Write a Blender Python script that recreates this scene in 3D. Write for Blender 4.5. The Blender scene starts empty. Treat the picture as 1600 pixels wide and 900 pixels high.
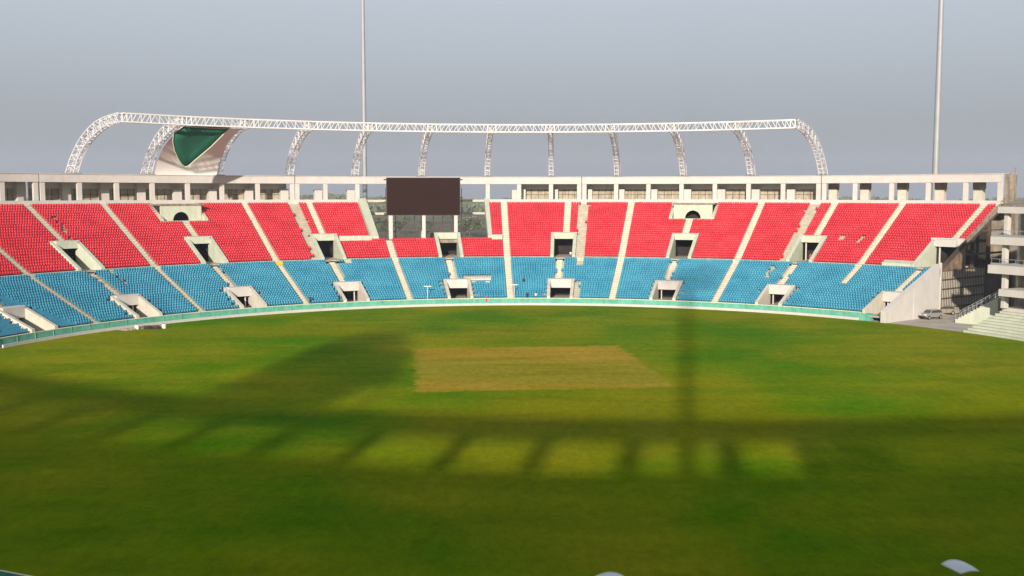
import bpy, bmesh, math, random
import numpy as np
from mathutils import Vector, Matrix
random.seed(7); rng = np.random.default_rng(7)
S = bpy.context.scene
COL = S.collection
R = math.radians

# ------------------------------------------------------------------ camera
F_PX, HOR = 1662.0, 302.1
PITCH = math.atan((450 - HOR) / F_PX)
cam = bpy.data.cameras.new('camera'); camo = bpy.data.objects.new('camera', cam); COL.objects.link(camo)
CAMZ = 22.0
camo.location = (0, 0, CAMZ); camo.rotation_euler = (math.pi/2 - PITCH, 0, 0)
cam.sensor_fit = 'HORIZONTAL'; cam.sensor_width = 36; cam.lens = 36 * F_PX / 1600
cam.clip_start = 0.3; cam.clip_end = 9000
S.camera = camo
S.render.resolution_x = 1024; S.render.resolution_y = 576

# ------------------------------------------------------------------ light
SUN_EL, SUN_AZ = R(16.8), R(189.2)          # azimuth clockwise from +Y: low sun behind the camera
w = bpy.data.worlds.new('World'); S.world = w; w.use_nodes = True
nt = w.node_tree; nt.nodes.clear()
def wn(t): return nt.nodes.new(t)
out = wn('ShaderNodeOutputWorld'); bg = wn('ShaderNodeBackground')
sky = wn('ShaderNodeTexSky'); sky.sky_type = 'NISHITA'; sky.sun_disc = False
sky.sun_elevation = SUN_EL; sky.sun_rotation = SUN_AZ
sky.air_density = 1.0; sky.dust_density = 4.0; sky.ozone_density = 1.5; sky.altitude = 100
hz = wn('ShaderNodeMix'); hz.data_type = 'RGBA'; hz.inputs['Factor'].default_value = 0.88
tcw = wn('ShaderNodeTexCoord'); spw = wn('ShaderNodeSeparateXYZ'); rmw = wn('ShaderNodeValToRGB'); scw = wn('ShaderNodeMix')
nt.links.new(tcw.outputs['Generated'], spw.inputs[0]); nt.links.new(spw.outputs['Z'], rmw.inputs[0])
el = rmw.color_ramp.elements                     # grey evening haze: dull at the horizon, paler above, dimmer overhead
el[0].position = 0.0; el[0].color = (.235, .243, .262, 1)
el[1].position = 1.0; el[1].color = (.20, .235, .30, 1)
for p_, c_ in ((.06, (.258, .272, .298, 1)), (.15, (.362, .392, .434, 1)), (.26, (.50, .535, .575, 1)), (.55, (.25, .28, .33, 1))):
    e_ = el.new(p_); e_.color = c_
scw.data_type = 'RGBA'; scw.blend_type = 'MULTIPLY'; scw.inputs['Factor'].default_value = 1; scw.inputs['B'].default_value = (10, 10, 10, 1)
nt.links.new(rmw.outputs[0], scw.inputs['A']); nt.links.new(scw.outputs['Result'], hz.inputs['B'])
nt.links.new(sky.outputs[0], hz.inputs['A']); nt.links.new(hz.outputs['Result'], bg.inputs[0])
bg.inputs[1].default_value = 0.10
nt.links.new(bg.outputs[0], out.inputs[0])
sun = bpy.data.lights.new('sun', 'SUN'); suno = bpy.data.objects.new('sun', sun); COL.objects.link(suno)
sun.energy = 4.7; sun.angle = R(1.0); sun.color = (1.0, 0.89, 0.76)
sd = Vector((math.sin(SUN_AZ)*math.cos(SUN_EL), math.cos(SUN_AZ)*math.cos(SUN_EL), math.sin(SUN_EL)))
suno.rotation_euler = sd.to_track_quat('Z', 'Y').to_euler(); suno.location = (0, -60, 90)
S.view_settings.view_transform = 'Standard'; S.view_settings.look = 'None'
S.view_settings.gamma = 1; S.view_settings.use_curve_mapping = False
S.view_settings.exposure = 0.50

# ------------------------------------------------------------------ plan of the stadium (metres, degrees)
CX, CY = 3.05, 130.53
def pc(r, th, z=0.0):
    t = R(th); return (CX + r*math.sin(t), CY + r*math.cos(t), z)
_p = PITCH
def at_y(px, py, Y):                          # point of the photo at forward distance Y
    a = (px-800)/F_PX; b = (450-py)/F_PX
    d = (a, math.cos(_p)+b*math.sin(_p), -math.sin(_p)+b*math.cos(_p)); k = Y/d[1]
    return (d[0]*k, Y, CAMZ + d[2]*k)
def on_z(px, py, z=0):
    a = (px-800)/F_PX; b = (450-py)/F_PX
    d = (a, math.cos(_p)+b*math.sin(_p), -math.sin(_p)+b*math.cos(_p)); k = (z-CAMZ)/d[2]
    return (d[0]*k, d[1]*k, z)

# ------------------------------------------------------------------ materials
def lin(c): return c
def material(name, col, rough=.8, var=.12, scale=.4, spec=.3, metal=0, streak=0, bump=0, col2=None, dirt=None):
    m = bpy.data.materials.new(name); m.use_nodes = True; n = m.node_tree; N = n.nodes; L = n.links
    b = N['Principled BSDF']; b.inputs['Roughness'].default_value = rough; b.inputs['Metallic'].default_value = metal
    b.inputs['Specular IOR Level'].default_value = spec
    g = N.new('ShaderNodeNewGeometry')
    no = N.new('ShaderNodeTexNoise'); no.inputs['Scale'].default_value = scale; no.inputs['Detail'].default_value = 6
    no.inputs['Roughness'].default_value = .62
    L.new(g.outputs['Position'], no.inputs['Vector'])
    cr = N.new('ShaderNodeValToRGB'); cr.color_ramp.elements[0].position = .32; cr.color_ramp.elements[1].position = .68
    lo = [c*(1-var) for c in col]; hi = [min(1, c*(1+var)) for c in col]
    if col2: hi = list(col2)
    cr.color_ramp.elements[0].color = (*lo, 1); cr.color_ramp.elements[1].color = (*hi, 1)
    L.new(no.outputs['Fac'], cr.inputs[0]); last = cr.outputs[0]
    if streak:
        mp = N.new('ShaderNodeMapping'); mp.inputs['Scale'].default_value = (1.6, 1.6, .16)
        L.new(g.outputs['Position'], mp.inputs[0])
        n2 = N.new('ShaderNodeTexNoise'); n2.inputs['Scale'].default_value = 1.0; n2.inputs['Detail'].default_value = 5
        L.new(mp.outputs[0], n2.inputs['Vector'])
        r2 = N.new('ShaderNodeValToRGB'); r2.color_ramp.elements[0].position = .48; r2.color_ramp.elements[1].position = .74
        r2.color_ramp.elements[0].color = (0, 0, 0, 1); r2.color_ramp.elements[1].color = (streak, streak, streak, 1)
        L.new(n2.outputs['Fac'], r2.inputs[0])
        mx = N.new('ShaderNodeMix'); mx.data_type = 'RGBA'; mx.inputs['B'].default_value = (*(dirt or (.2, .17, .12)), 1)
        L.new(r2.outputs[0], mx.inputs['Factor']); L.new(last, mx.inputs['A']); last = mx.outputs['Result']
    L.new(last, b.inputs['Base Color'])
    if bump:
        n3 = N.new('ShaderNodeTexNoise'); n3.inputs['Scale'].default_value = 6; n3.inputs['Detail'].default_value = 4
        L.new(g.outputs['Position'], n3.inputs['Vector'])
        bp = N.new('ShaderNodeBump'); bp.inputs['Strength'].default_value = bump; bp.inputs['Distance'].default_value = .1
        L.new(n3.outputs['Fac'], bp.inputs['Height']); L.new(bp.outputs[0], b.inputs['Normal'])
    return m
M = {}
M['cream'] = material('cream_concrete', (.53, .50, .42), .85, .10, .5, streak=.35, dirt=(.36, .31, .23), bump=.2)
M['mint'] = material('mint_washed_concrete', (.49, .52, .41), .85, .09, .6, streak=.4, dirt=(.36, .36, .27), bump=.2)
M['white'] = material('whitewashed_concrete', (.53, .505, .475), .8, .06, .5, streak=.22, dirt=(.42, .36, .30), bump=.15)
M['deck'] = material('terrace_concrete', (.40, .37, .29), .9, .14, .8, streak=.25, dirt=(.22, .19, .15), bump=.3)
M['stair'] = material('stair_concrete', (.55, .515, .41), .9, .10, 1.2, streak=.15, dirt=(.3, .27, .2), bump=.3)
M['rough'] = material('rough_grey_concrete', (.27, .23, .18), .95, .35, .7, streak=.7, dirt=(.07, .055, .04), bump=.6)
M['brown'] = material('bare_brown_concrete', (.085, .062, .042), .95, .45, .5, streak=.7, dirt=(.03, .022, .015), bump=.6)
M['sidewall'] = material('stained_brown_render', (.20, .145, .095), .95, .35, .8, streak=.8, dirt=(.05, .035, .022), bump=.5)
M['dark'] = material('interior_shade', (.03, .025, .022), .95, .3, 1)  # near-black colour paints the shade inside mouths and voids
M['red'] = material('red_seat_plastic', (.57, .015, .035), .42, .10, .25, spec=.5, col2=(.67, .035, .055))
M['blue'] = material('blue_seat_plastic', (.028, .235, .375), .42, .12, .25, spec=.5, col2=(.055, .30, .43))
M['seatdust'] = None
M['steel'] = material('white_painted_steel', (.68, .66, .64), .5, .05, .3, spec=.5)
M['mast'] = material('galvanised_steel', (.32, .33, .34), .6, .08, .3, spec=.5, metal=.3)
M['teal'] = material('teal_shade_cloth', (.10, .36, .27), .8, .2, .7, streak=.5, dirt=(.26, .42, .33))
M['screen'] = material('unlit_screen', (.020, .007, .004), .9, .05, .3, spec=.2)
M['iron'] = material('rusty_dark_steel', (.06, .045, .035), .7, .3, 2)
M['membrane'] = material('weathered_white_membrane', (.80, .78, .76), .9, .05, .25)
M['green_cloth'] = material('dark_green_cloth', (.008, .115, .065), .75, .15, .3)
M['lavender'] = material('pale_plaster', (.60, .58, .58), .85, .08, .4)
M['infill'] = material('brown_blockwork', (.38, .33, .25), .9, .25, 1.2, streak=.5, dirt=(.12, .10, .06))
M['asphalt'] = material('dusty_concrete_track', (.40, .35, .30), .95, .20, .25, bump=.2, col2=(.50, .45, .39))
M['yellow'] = material('yellow_paint', (.75, .48, .04), .6, .08, 1)
M['canopy'] = material('white_sheet', (.88, .90, .92), .5, .05, 1)
M['glass'] = material('dark_window_glass', (.05, .06, .06), .12, .1, 1, spec=.6)
M['trim'] = material('pale_rim', (.66, .70, .50), .6, .05, 1)
M['carpaint'] = material('silver_car_paint', (.33, .31, .28), .3, .03, 1, spec=.6, metal=.3)
M['cardark'] = material('black_rubber', (.02, .02, .02), .8, .1, 1)
M['lamp'] = material('headlight_glass', (.7, .7, .68), .1, .03, 1, spec=.7)
M['skin'] = material('skin', (.25, .14, .09), .6, .05, 2)
M['cloth_white'] = material('white_cotton', (.65, .64, .60), .85, .06, 3)
M['cloth_dark'] = material('dark_cotton', (.03, .035, .05), .9, .1, 3)
M['cloth_red'] = material('red_cotton', (.55, .04, .05), .85, .08, 3)
M['hair'] = material('black_hair', (.012, .01, .009), .6, .05, 3)
M['bark'] = material('bark', (.10, .075, .05), .95, .3, 2)
M['plastic'] = material('white_plastic', (.7, .7, .68), .5, .05, 2)

def net_mat():
    m = bpy.data.materials.new('shadow_thinning_net'); m.use_nodes = True; n = m.node_tree; b = n.nodes['Principled BSDF']
    b.inputs['Base Color'].default_value = (.01, .12, .07, 1); b.inputs['Alpha'].default_value = .31; b.inputs['Roughness'].default_value = .9  # partly transparent so that the shadows it casts come out weaker
    return m
M['net'] = net_mat()
def leaf_mat(name, c1, c2):
    m = bpy.data.materials.new(name); m.use_nodes = True; n = m.node_tree; b = n.nodes['Principled BSDF']
    g = n.nodes.new('ShaderNodeNewGeometry'); no = n.nodes.new('ShaderNodeTexNoise'); no.inputs['Scale'].default_value = .35
    n.links.new(g.outputs['Position'], no.inputs['Vector'])
    cr = n.nodes.new('ShaderNodeValToRGB'); cr.color_ramp.elements[0].color = (*c1, 1); cr.color_ramp.elements[1].color = (*c2, 1)
    cr.color_ramp.elements[0].position = .35; cr.color_ramp.elements[1].position = .65
    n.links.new(no.outputs['Fac'], cr.inputs[0]); n.links.new(cr.outputs[0], b.inputs['Base Color']); b.inputs['Roughness'].default_value = .8
    return m
M['leaf'] = leaf_mat('foliage', (.07, .085, .04), (.14, .16, .075))

def grass_mat(name, square=False):
    m = bpy.data.materials.new(name); m.use_nodes = True; n = m.node_tree; N = n.nodes; L = n.links; b = N['Principled BSDF']
    b.inputs['Roughness'].default_value = .95; b.inputs['Specular IOR Level'].default_value = 0
    g = N.new('ShaderNodeNewGeometry')
    def noise(s, d=5, sc=(1, 1, 1), rough=.6):
        mp = N.new('ShaderNodeMapping'); mp.inputs['Scale'].default_value = sc; L.new(g.outputs['Position'], mp.inputs[0])
        x = N.new('ShaderNodeTexNoise'); x.inputs['Scale'].default_value = s; x.inputs['Detail'].default_value = d; x.inputs['Roughness'].default_value = rough
        L.new(mp.outputs[0], x.inputs['Vector']); return x.outputs['Fac']
    def ramp(f, p0, c0, p1, c1):
        r = N.new('ShaderNodeValToRGB'); r.color_ramp.elements[0].position = p0; r.color_ramp.elements[0].color = (*c0, 1)
        r.color_ramp.elements[1].position = p1; r.color_ramp.elements[1].color = (*c1, 1); L.new(f, r.inputs[0]); return r.outputs[0]
    def mix(fac, a, bb, mode='MIX'):
        x = N.new('ShaderNodeMix'); x.data_type = 'RGBA'; x.blend_type = mode
        if isinstance(fac, float): x.inputs['Factor'].default_value = fac
        else: L.new(fac, x.inputs['Factor'])
        for k, v in (('A', a), ('B', bb)):
            if isinstance(v, tuple): x.inputs[k].default_value = (*v, 1)
            else: L.new(v, x.inputs[k])
        return x.outputs['Result']
    base = ramp(noise(.045, 4), .36, (.074, .185, .002), .68, (.205, .245, .005))
    base = mix(ramp(noise(.023, 4), .45, (0, 0, 0), .62, (.75, .75, .75)), base, (.225, .222, .007))
    base = mix(ramp(noise(.055, 4, (1, 1, 3)), .52, (0, 0, 0), .68, (.5, .5, .5)), base, (.070, .155, .003))
    fine = ramp(noise(1.1, 9, (1, .5, 1), .9), .28, (.58, .60, .6), .72, (1.42, 1.40, 1.4))
    vd = N.new('ShaderNodeVectorMath'); vd.operation = 'MULTIPLY_ADD'; vd.inputs[1].default_value = (1/44, 1/40, 0); vd.inputs[2].default_value = (-9/44, -100/40, 0)
    L.new(g.outputs['Position'], vd.inputs[0]); vl = N.new('ShaderNodeVectorMath'); vl.operation = 'LENGTH'; L.new(vd.outputs[0], vl.inputs[0])
    va = N.new('ShaderNodeMath'); va.operation = 'MULTIPLY_ADD'; va.inputs[1].default_value = .9; L.new(noise(.06, 5), va.inputs[0]); L.new(vl.outputs['Value'], va.inputs[2])
    base = mix(ramp(va.outputs[0], .75, (.62, .62, .62), 1.5, (0, 0, 0)), base, (.225, .205, .006))   # drier turf around the middle
    base = mix(1.0, base, fine, 'MULTIPLY')
    b2 = ramp(noise(.13, 5, (.35, 1.6, 1)), .40, (.90, .92, .9), .62, (1.08, 1.05, 1.0))
    base = mix(1.0, base, b2, 'MULTIPLY')
    if square:
        tan = ramp(noise(.22, 5, (.3, 1.4, 1)), .35, (.250, .205, .012), .65, (.34, .262, .030))
        tc = N.new('ShaderNodeTexCoord'); sp = N.new('ShaderNodeSeparateXYZ'); L.new(tc.outputs['UV'], sp.inputs[0])
        def edge(sock):
            a = N.new('ShaderNodeMath'); a.operation = 'SUBTRACT'; a.inputs[1].default_value = .5; L.new(sock, a.inputs[0])
            c = N.new('ShaderNodeMath'); c.operation = 'ABSOLUTE'; L.new(a.outputs[0], c.inputs[0]); return c.outputs[0]
        mxm = N.new('ShaderNodeMath'); mxm.operation = 'MAXIMUM'; L.new(edge(sp.outputs['X']), mxm.inputs[0]); L.new(edge(sp.outputs['Y']), mxm.inputs[1])
        nn = N.new('ShaderNodeMath'); nn.operation = 'MULTIPLY_ADD'; nn.inputs[1].default_value = .09; L.new(noise(.5, 5), nn.inputs[0]); L.new(mxm.outputs[0], nn.inputs[2])
        fac = ramp(nn.outputs[0], .510, (1, 1, 1), .535, (0, 0, 0))
        wv = N.new('ShaderNodeTexWave'); wv.wave_type = 'BANDS'; wv.bands_direction = 'Y'; wv.inputs['Scale'].default_value = .0092; wv.inputs['Phase Offset'].default_value = 1.2; wv.inputs['Distortion'].default_value = 1.2; wv.inputs['Detail'].default_value = 3
        mpw = N.new('ShaderNodeMapping'); mpw.inputs['Rotation'].default_value = (0, 0, R(6)); L.new(g.outputs['Position'], mpw.inputs[0]); L.new(mpw.outputs[0], wv.inputs['Vector'])
        tan = mix(1.0, tan, ramp(wv.outputs['Fac'], .2, (.86, .97, .86), .8, (1.13, 1.02, 1.1)), 'MULTIPLY')
        tan = mix(ramp(noise(.35, 6, (1, 1, 1), .7), .55, (0, 0, 0), .72, (.35, .35, .35)), tan, base)
        tan = mix(1.0, tan, fine, 'MULTIPLY')
        base = mix(fac, base, tan)
    L.new(base, b.inputs['Base Color'])
    bp = N.new('ShaderNodeBump'); bp.inputs['Strength'].default_value = .35; bp.inputs['Distance'].default_value = .05
    L.new(noise(3.5, 6), bp.inputs['Height']); L.new(bp.outputs[0], b.inputs['Normal'])
    return m
M['grass'] = grass_mat('outfield_grass'); M['square'] = grass_mat('square_turf', True)
M['scrub'] = material('dry_scrub_ground', (.075, .085, .04), .95, .4, .03, col2=(.17, .15, .085), bump=.2)

# ------------------------------------------------------------------ mesh builder
WLOC = {}
class MB:
    def __init__(s): s.v = []; s.f = []
    def add(s, vs, fs):
        o = len(s.v); s.v += [tuple(x) for x in vs]; s.f += [tuple(i+o for i in q) for q in fs]; return s
    def hexa(s, b, t):                        # bottom 4, top 4 points, counter-clockwise
        return s.add(list(b)+list(t), [(3, 2, 1, 0), (4, 5, 6, 7), (0, 1, 5, 4), (1, 2, 6, 5), (2, 3, 7, 6), (3, 0, 4, 7)])
    def box(s, c, d, rz=0):
        x, y, z = d[0]/2, d[1]/2, d[2]/2; cs, sn = math.cos(rz), math.sin(rz); P = []
        for zz in (-z, z):
            for (a, b) in ((-x, -y), (x, -y), (x, y), (-x, y)):
                P.append((c[0]+a*cs-b*sn, c[1]+a*sn+b*cs, c[2]+zz))
        return s.hexa(P[:4], P[4:])
    def sector(s, r0, r1, t0, t1, z0, z1, z0b=None, z1b=None, step=1.5):  # z..b: heights at the outer radius
        z0b = z0 if z0b is None else z0b; z1b = z1 if z1b is None else z1b
        n = max(1, math.ceil((t1-t0)/step)); V = []
        for i in range(n+1):
            t = t0+(t1-t0)*i/n
            V += [pc(r0, t, z0), pc(r1, t, z0b), pc(r1, t, z1b), pc(r0, t, z1)]
        Fc = [(0, 1, 2, 3), (4*n+3, 4*n+2, 4*n+1, 4*n)]
        for i in range(n):
            a = 4*i; b = a+4
            for j in range(4):
                k = (j+1) % 4; Fc.append((a+j, b+j, b+k, a+k))
        return s.add(V, Fc)
    def bar(s, a, b, r, n=5, r2=None):
        a = Vector(a); b = Vector(b); d = (b-a)
        if d.length < 1e-6: return s
        d.normalize(); u = d.orthogonal().normalized(); w_ = d.cross(u); r2 = r if r2 is None else r2; V = []
        for P, q in ((a, r), (b, r2)):
            for i in range(n):
                an = 2*math.pi*i/n; V.append(P+(u*math.cos(an)+w_*math.sin(an))*q)
        return s.add(V, [(i, (i+1) % n, n+(i+1) % n, n+i) for i in range(n)]+[tuple(range(n-1, -1, -1)), tuple(range(n, 2*n))])
    def build(s, name, mat, parent=None, smooth=False, bevel=0, base=None, fix=True):
        v = np.array(s.v, float)
        c = np.array([(v[:, 0].min()+v[:, 0].max())/2, (v[:, 1].min()+v[:, 1].max())/2, v[:, 2].min()]) if base is None else np.array(base, float)
        me = bpy.data.meshes.new(name); me.from_pydata([tuple(x) for x in v-c], [], s.f)
        if fix:
            bm = bmesh.new(); bm.from_mesh(me); bmesh.ops.recalc_face_normals(bm, faces=bm.faces)
            if bevel: bmesh.ops.bevel(bm, geom=bm.edges[:], offset=bevel, segments=1, affect='EDGES', clamp_overlap=True)
            bm.to_mesh(me); bm.free()
        if smooth: me.polygons.foreach_set('use_smooth', [True]*len(me.polygons))
        for m_ in (mat if isinstance(mat, list) else [mat]): me.materials.append(m_)
        o = bpy.data.objects.new(name, me); COL.objects.link(o)
        put(o, c, parent); return o
def put(o, wl, parent=None):
    wl = Vector(wl)
    if parent is not None: o.parent = parent; o.location = wl-WLOC[parent.name]
    else: o.location = wl
    WLOC[o.name] = wl
def tag(o, label=None, cat=None, group=None, kind=None):
    if label: o['label'] = label
    if cat: o['category'] = cat
    if group: o['group'] = group
    if kind: o['kind'] = kind
    return o
def empty(name, loc, label, cat, group=None):
    o = bpy.data.objects.new(name, None); COL.objects.link(o); o.empty_display_size = .5
    put(o, loc); return tag(o, label, cat, group)
def copy_tree(o, loc, rz=None, label=None):
    c = o.copy(); COL.objects.link(c); c.location = loc
    if rz is not None: c.rotation_euler.z = rz
    if label: c['label'] = label
    for ch in list(o.children):
        k = ch.copy(); COL.objects.link(k); k.parent = c
        for g_ in list(ch.children):
            q = g_.copy(); COL.objects.link(q); q.parent = k
    return c

# ------------------------------------------------------------------ ground
def disc(name, r, mat, z, n=160, cx=0, cy=0, kind='structure'):
    b = MB(); b.add([(cx, cy, z)]+[(cx+r*math.sin(2*math.pi*i/n), cy+r*math.cos(2*math.pi*i/n), z) for i in range(n)],
                    [(0, 1+(i+1) % n, 1+i) for i in range(n)])
    return tag(b.build(name, mat), kind=kind)
disc('ground', 3000, M['scrub'], -.02, 128)
disc('track', 100, M['asphalt'], -.008, 200, CX, CY)
disc('field', 78.3, M['grass'], .0, 240, CX, CY)
sq = MB(); sq.add([(-14.7, 150.6, .006), (-11.2, 115.9, .006), (19.6, 119.3, .006), (15.9, 154.0, .006)], [(0, 1, 2, 3)])
sqo = sq.build('cricket_square', M['square']); tag(sqo, kind='structure')
uv = sqo.data.uv_layers.new(name='UVMap')
cor = {0: (0, 1), 1: (0, 0), 2: (1, 0), 3: (1, 1)}
for lp in sqo.data.loops: uv.data[lp.index].uv = cor[lp.vertex_index]

# ------------------------------------------------------------------ the far grandstand
GS = empty('grandstand', pc(98, -5, 0), 'curved open grandstand of red seats above blue seats round the far side of the field', 'grandstand')
TH0, TH1 = -82.0, 50.9
NB, NR, P = 20, 26, .79
RB0, ZB0, DB = 79.0, 1.20, .345
RR0, ZR0, DR = 95.5, 8.45, .448
AISLES = [-75.9, -61.2, -46.4, -31.6, -16.85, -2.45, 12.1, 26.6]
VOMS = [-68.7, -53.95, -39.15, -24.5, -9.6, 4.65, 19.3, 34.2, 49.1]
VHU, VHL = 1.58, 1.85
JOINTS = [-52.35, -25.87, 6.4, 32.75]
SG0, SG1 = -18.9, -4.2                       # the gap in the red tier behind the screen
ARCH = [-39.25, 19.4]
AH = 2.6
def vom_hw(c, lower): return (VHL if lower else VHU)
def deck_hole(tier, i, t):
    r = (RB0 if tier == 'b' else RR0)+i*P
    if tier == 'b':
        return any(abs(t-c) < VHL for c in VOMS) and r < 85.6
    if any(abs(t-c) < VHU for c in VOMS) and r < 103.2: return True
    if SG0 < t < SG1 and r > 101.6: return True
    if any(abs(t-c) < AH for c in ARCH) and r > 109.3: return True
    return False
bps = {TH0, TH1, SG0, SG1}
for c in VOMS: bps |= {c-VHL, c+VHL, c-VHU, c+VHU}
for c in ARCH: bps |= {c-AH, c+AH}
t = TH0
while t < TH1: bps.add(round(t, 3)); t += 1.2
bps = sorted(x for x in bps if TH0 <= x <= TH1)
def deck(tier, n, r0, z0, dz):
    b = MB()
    for i in range(n):
        ra, rb = r0+i*P, r0+(i+1)*P; z = z0+i*dz; zp = z-dz if i else z-.5
        for a, c in zip(bps[:-1], bps[1:]):
            if c-a < 1e-4 or deck_hole(tier, i, (a+c)/2): continue
            b.add([pc(ra, a, zp), pc(ra, c, zp), pc(ra, c, z), pc(ra, a, z), pc(rb, c, z), pc(rb, a, z)], [(0, 1, 2, 3), (3, 2, 4, 5)])
    return b
deck('b', NB, RB0, ZB0, DB).build('lower_terrace', M['deck'], GS, fix=False)
deck('r', NR, RR0, ZR0, DR).build('upper_terrace', M['deck'], GS, fix=False)
# wall between the tiers, with the vomitory mouths left open
def runs(lo, hi, holes):
    o = []; a = lo
    for h0, h1 in sorted(holes):
        if h1 <= lo or h0 >= hi: continue
        if h0 > a: o.append((a, h0))
        a = max(a, h1)
    if a < hi: o.append((a, hi))
    return o
b = MB()
for a, c in runs(TH0, TH1, [(v-VHU, v+VHU) for v in VOMS]): b.sector(94.95, 95.48, a, c, 7.1, 8.62)
b.build('tier_wall', M['mint'], GS)
b = MB()
for a, c in runs(TH0, 47.1, [(v-VHL, v+VHL) for v in VOMS]): b.sector(78.82, 79.02, a, c, -.1, 1.42)
b.build('front_wall', M['cream'], GS)
# rear kerb along the top row
b = MB()
for a, c in runs(TH0, TH1, [(SG0, SG1)]): b.sector(116.05, 116.6, a, c, 19.2, 20.62)
b.build('rear_kerb', M['white'], GS)
# flat terrace floor behind the top row
b = MB()
for a, c in runs(TH0, TH1, [(SG0, SG1)]): b.sector(116.6, 124, a, c, 20.0, 20.4)
b.build('rear_walkway', M['cream'], GS)
# stairs: two steps to each row
def stair(tier, c, i0, i1, hw):
    r0, z0, dz = (RB0, ZB0, DB) if tier == 'b' else (RR0, ZR0, DR)
    b = MB(); h = math.degrees(hw/(r0+P*(i0+i1)/2))
    for i in range(i0, i1):
        for k in (0, 1):
            ra = r0+(i+.5*k)*P; z = z0+i*dz+(.5*k)*dz+.03+ (dz*.12)
            b.sector(ra, ra+P*.5, c-h, c+h, z-dz*.9, z)
    return b.build('stair', M['stair'], GS)
for a in AISLES:
    stair('b', a, 0, NB, .62)
    if a == -16.85: stair('r', a, 0, 8, .66)
    else: stair('r', a, 0, NR, .68)
stair('b', 41.5, 11, NB, .66); stair('r', 41.5, 0, NR, .70)
for v in VOMS:
    if v in (-9.6,): pass
    elif v in (-39.15, 19.3): stair('r', v-.1, 11, 17, .75)
    elif v == 49.1: stair('r', 49.6, 11, NR, .72)
    else: stair('r', v+(.25 if v > 0 else 0), 11, NR, .70)
    if v == 49.1: stair('b', 48.8, 9, NB, .75)
    else: stair('b', v-.35, 9, NB, .55)
# vomitories
def entrance(c, lower):
    hw = VHL if lower else VHU
    r0, r1 = (78.84, 85.7) if lower else (95.2, 103.4)
    zt = lambda r: (ZB0+(r-RB0)/P*DB if lower else ZR0+(r-RR0)/P*DR)
    fl = .9 if lower else 8.42
    wt = (.62 if lower else .72); wd = math.degrees(wt/((r0+r1)/2))
    up = .62 if lower else .58
    last = (c == 49.1)
    mt = M['cream'] if lower else M['mint']
    # the two raking side walls are one shell with the floor
    b = MB()
    for s in (-1, 1):
        a0, a1 = (c-hw, c-hw+wd) if s < 0 else (c+hw-wd, c+hw)
        if last and s > 0: continue
        b.sector(r0, r1, a0, a1, fl-.9 if lower else fl-.6, zt(r0)+up+.1, fl-.9 if lower else fl-.6, zt(r1)+up)
    e = b.build('entrance', mt, GS)
    b = MB(); b.sector(r0+.1, r1+4, c-hw+wd, c+hw-wd, fl-.25, fl); b.build('landing', M['deck'], e)
    hd = 1.75 if lower else 1.35
    top = zt(r1)+up*.9
    b = MB(); b.sector(r1-.9, r1+.25, c-hw+wd, c+hw-wd, top-hd, top, top-hd, top+.1); b.build('lintel', M['white'] if lower or last else mt, e)
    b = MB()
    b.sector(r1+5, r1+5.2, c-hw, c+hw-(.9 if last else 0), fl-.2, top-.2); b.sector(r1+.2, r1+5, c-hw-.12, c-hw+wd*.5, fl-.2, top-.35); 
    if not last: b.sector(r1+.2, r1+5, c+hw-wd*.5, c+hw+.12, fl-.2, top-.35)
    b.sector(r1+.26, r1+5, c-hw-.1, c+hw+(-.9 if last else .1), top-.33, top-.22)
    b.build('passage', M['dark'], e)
    # jamb posts seen in some mouths
    if (lower and abs(c) > 12) or c in (34.2, 49.1):
        b = MB(); t_ = c-hw+wd+.35 if c > 0 else c+hw-wd-.55
        b.sector(r1-.3, r1-.1, t_, t_+.14, fl, top-hd); b.build('door_post', M['white'], e)
    return e
for v in VOMS:
    entrance(v, True); entrance(v, False)
# arched boxes below the top row
def arch_box(c):
    b = MB()
    zf = ZR0+17.4*DR
    # platform, sides
    b.sector(109.3, 111.0, c-AH, c+AH, zf-.5, zf+.25)
    b.sector(109.3, 116.3, c-AH, c-AH+.35, zf-.5, zf+.6, zf, 20.3)
    b.sector(109.3, 116.3, c+AH-.35, c+AH, zf-.5, zf+.6, zf, 20.3)
    e = b.build('arched_box', M['mint'], GS)
    # front wall with a round-headed opening: strips around a half circle
    hw = 1.85; n = 20; V = []; Fc = []; top = 19.55; r = 1.72; z0 = zf+.25
    deg = lambda m: math.degrees(m/111.0)
    for rr in (111.0, 111.4):
        b2 = []
        for i in range(n+1):
            an = math.pi*i/n; x = -r*math.cos(an); z = r*math.sin(an)*1.02
            b2.append((rr, x, z0+z))
        for (q, x, z) in b2: V.append(pc(q, c+deg(x), z))
        for (q, x, z) in b2: V.append(pc(q, c+deg(x), top))
    m = n+1
    for i in range(n):
        Fc += [(i, i+1, m+i+1, m+i), (2*m+i, 3*m+i, 3*m+i+1, 2*m+i+1), (i, 2*m+i, 2*m+i+1, i+1), (m+i, m+i+1, 3*m+i+1, 3*m+i)]
    b = MB(); b.add(V, Fc)
    b.sector(111.0, 111.4, c-2.2, c-deg(r), z0, top); b.sector(111.0, 111.4, c+deg(r), c+2.2, z0, top)
    b.build('arched_wall', M['mint'], e, fix=False)
    b = MB(); b.sector(110.8, 116.3, c-2.4, c+2.4, top, top+.32); b.build('box_roof', M['rough'], e)
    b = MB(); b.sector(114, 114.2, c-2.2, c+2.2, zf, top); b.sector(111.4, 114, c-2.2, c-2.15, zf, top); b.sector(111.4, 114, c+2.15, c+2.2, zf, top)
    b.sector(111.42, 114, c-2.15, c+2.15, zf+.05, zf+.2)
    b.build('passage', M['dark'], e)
for c in ARCH: arch_box(c)
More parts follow.
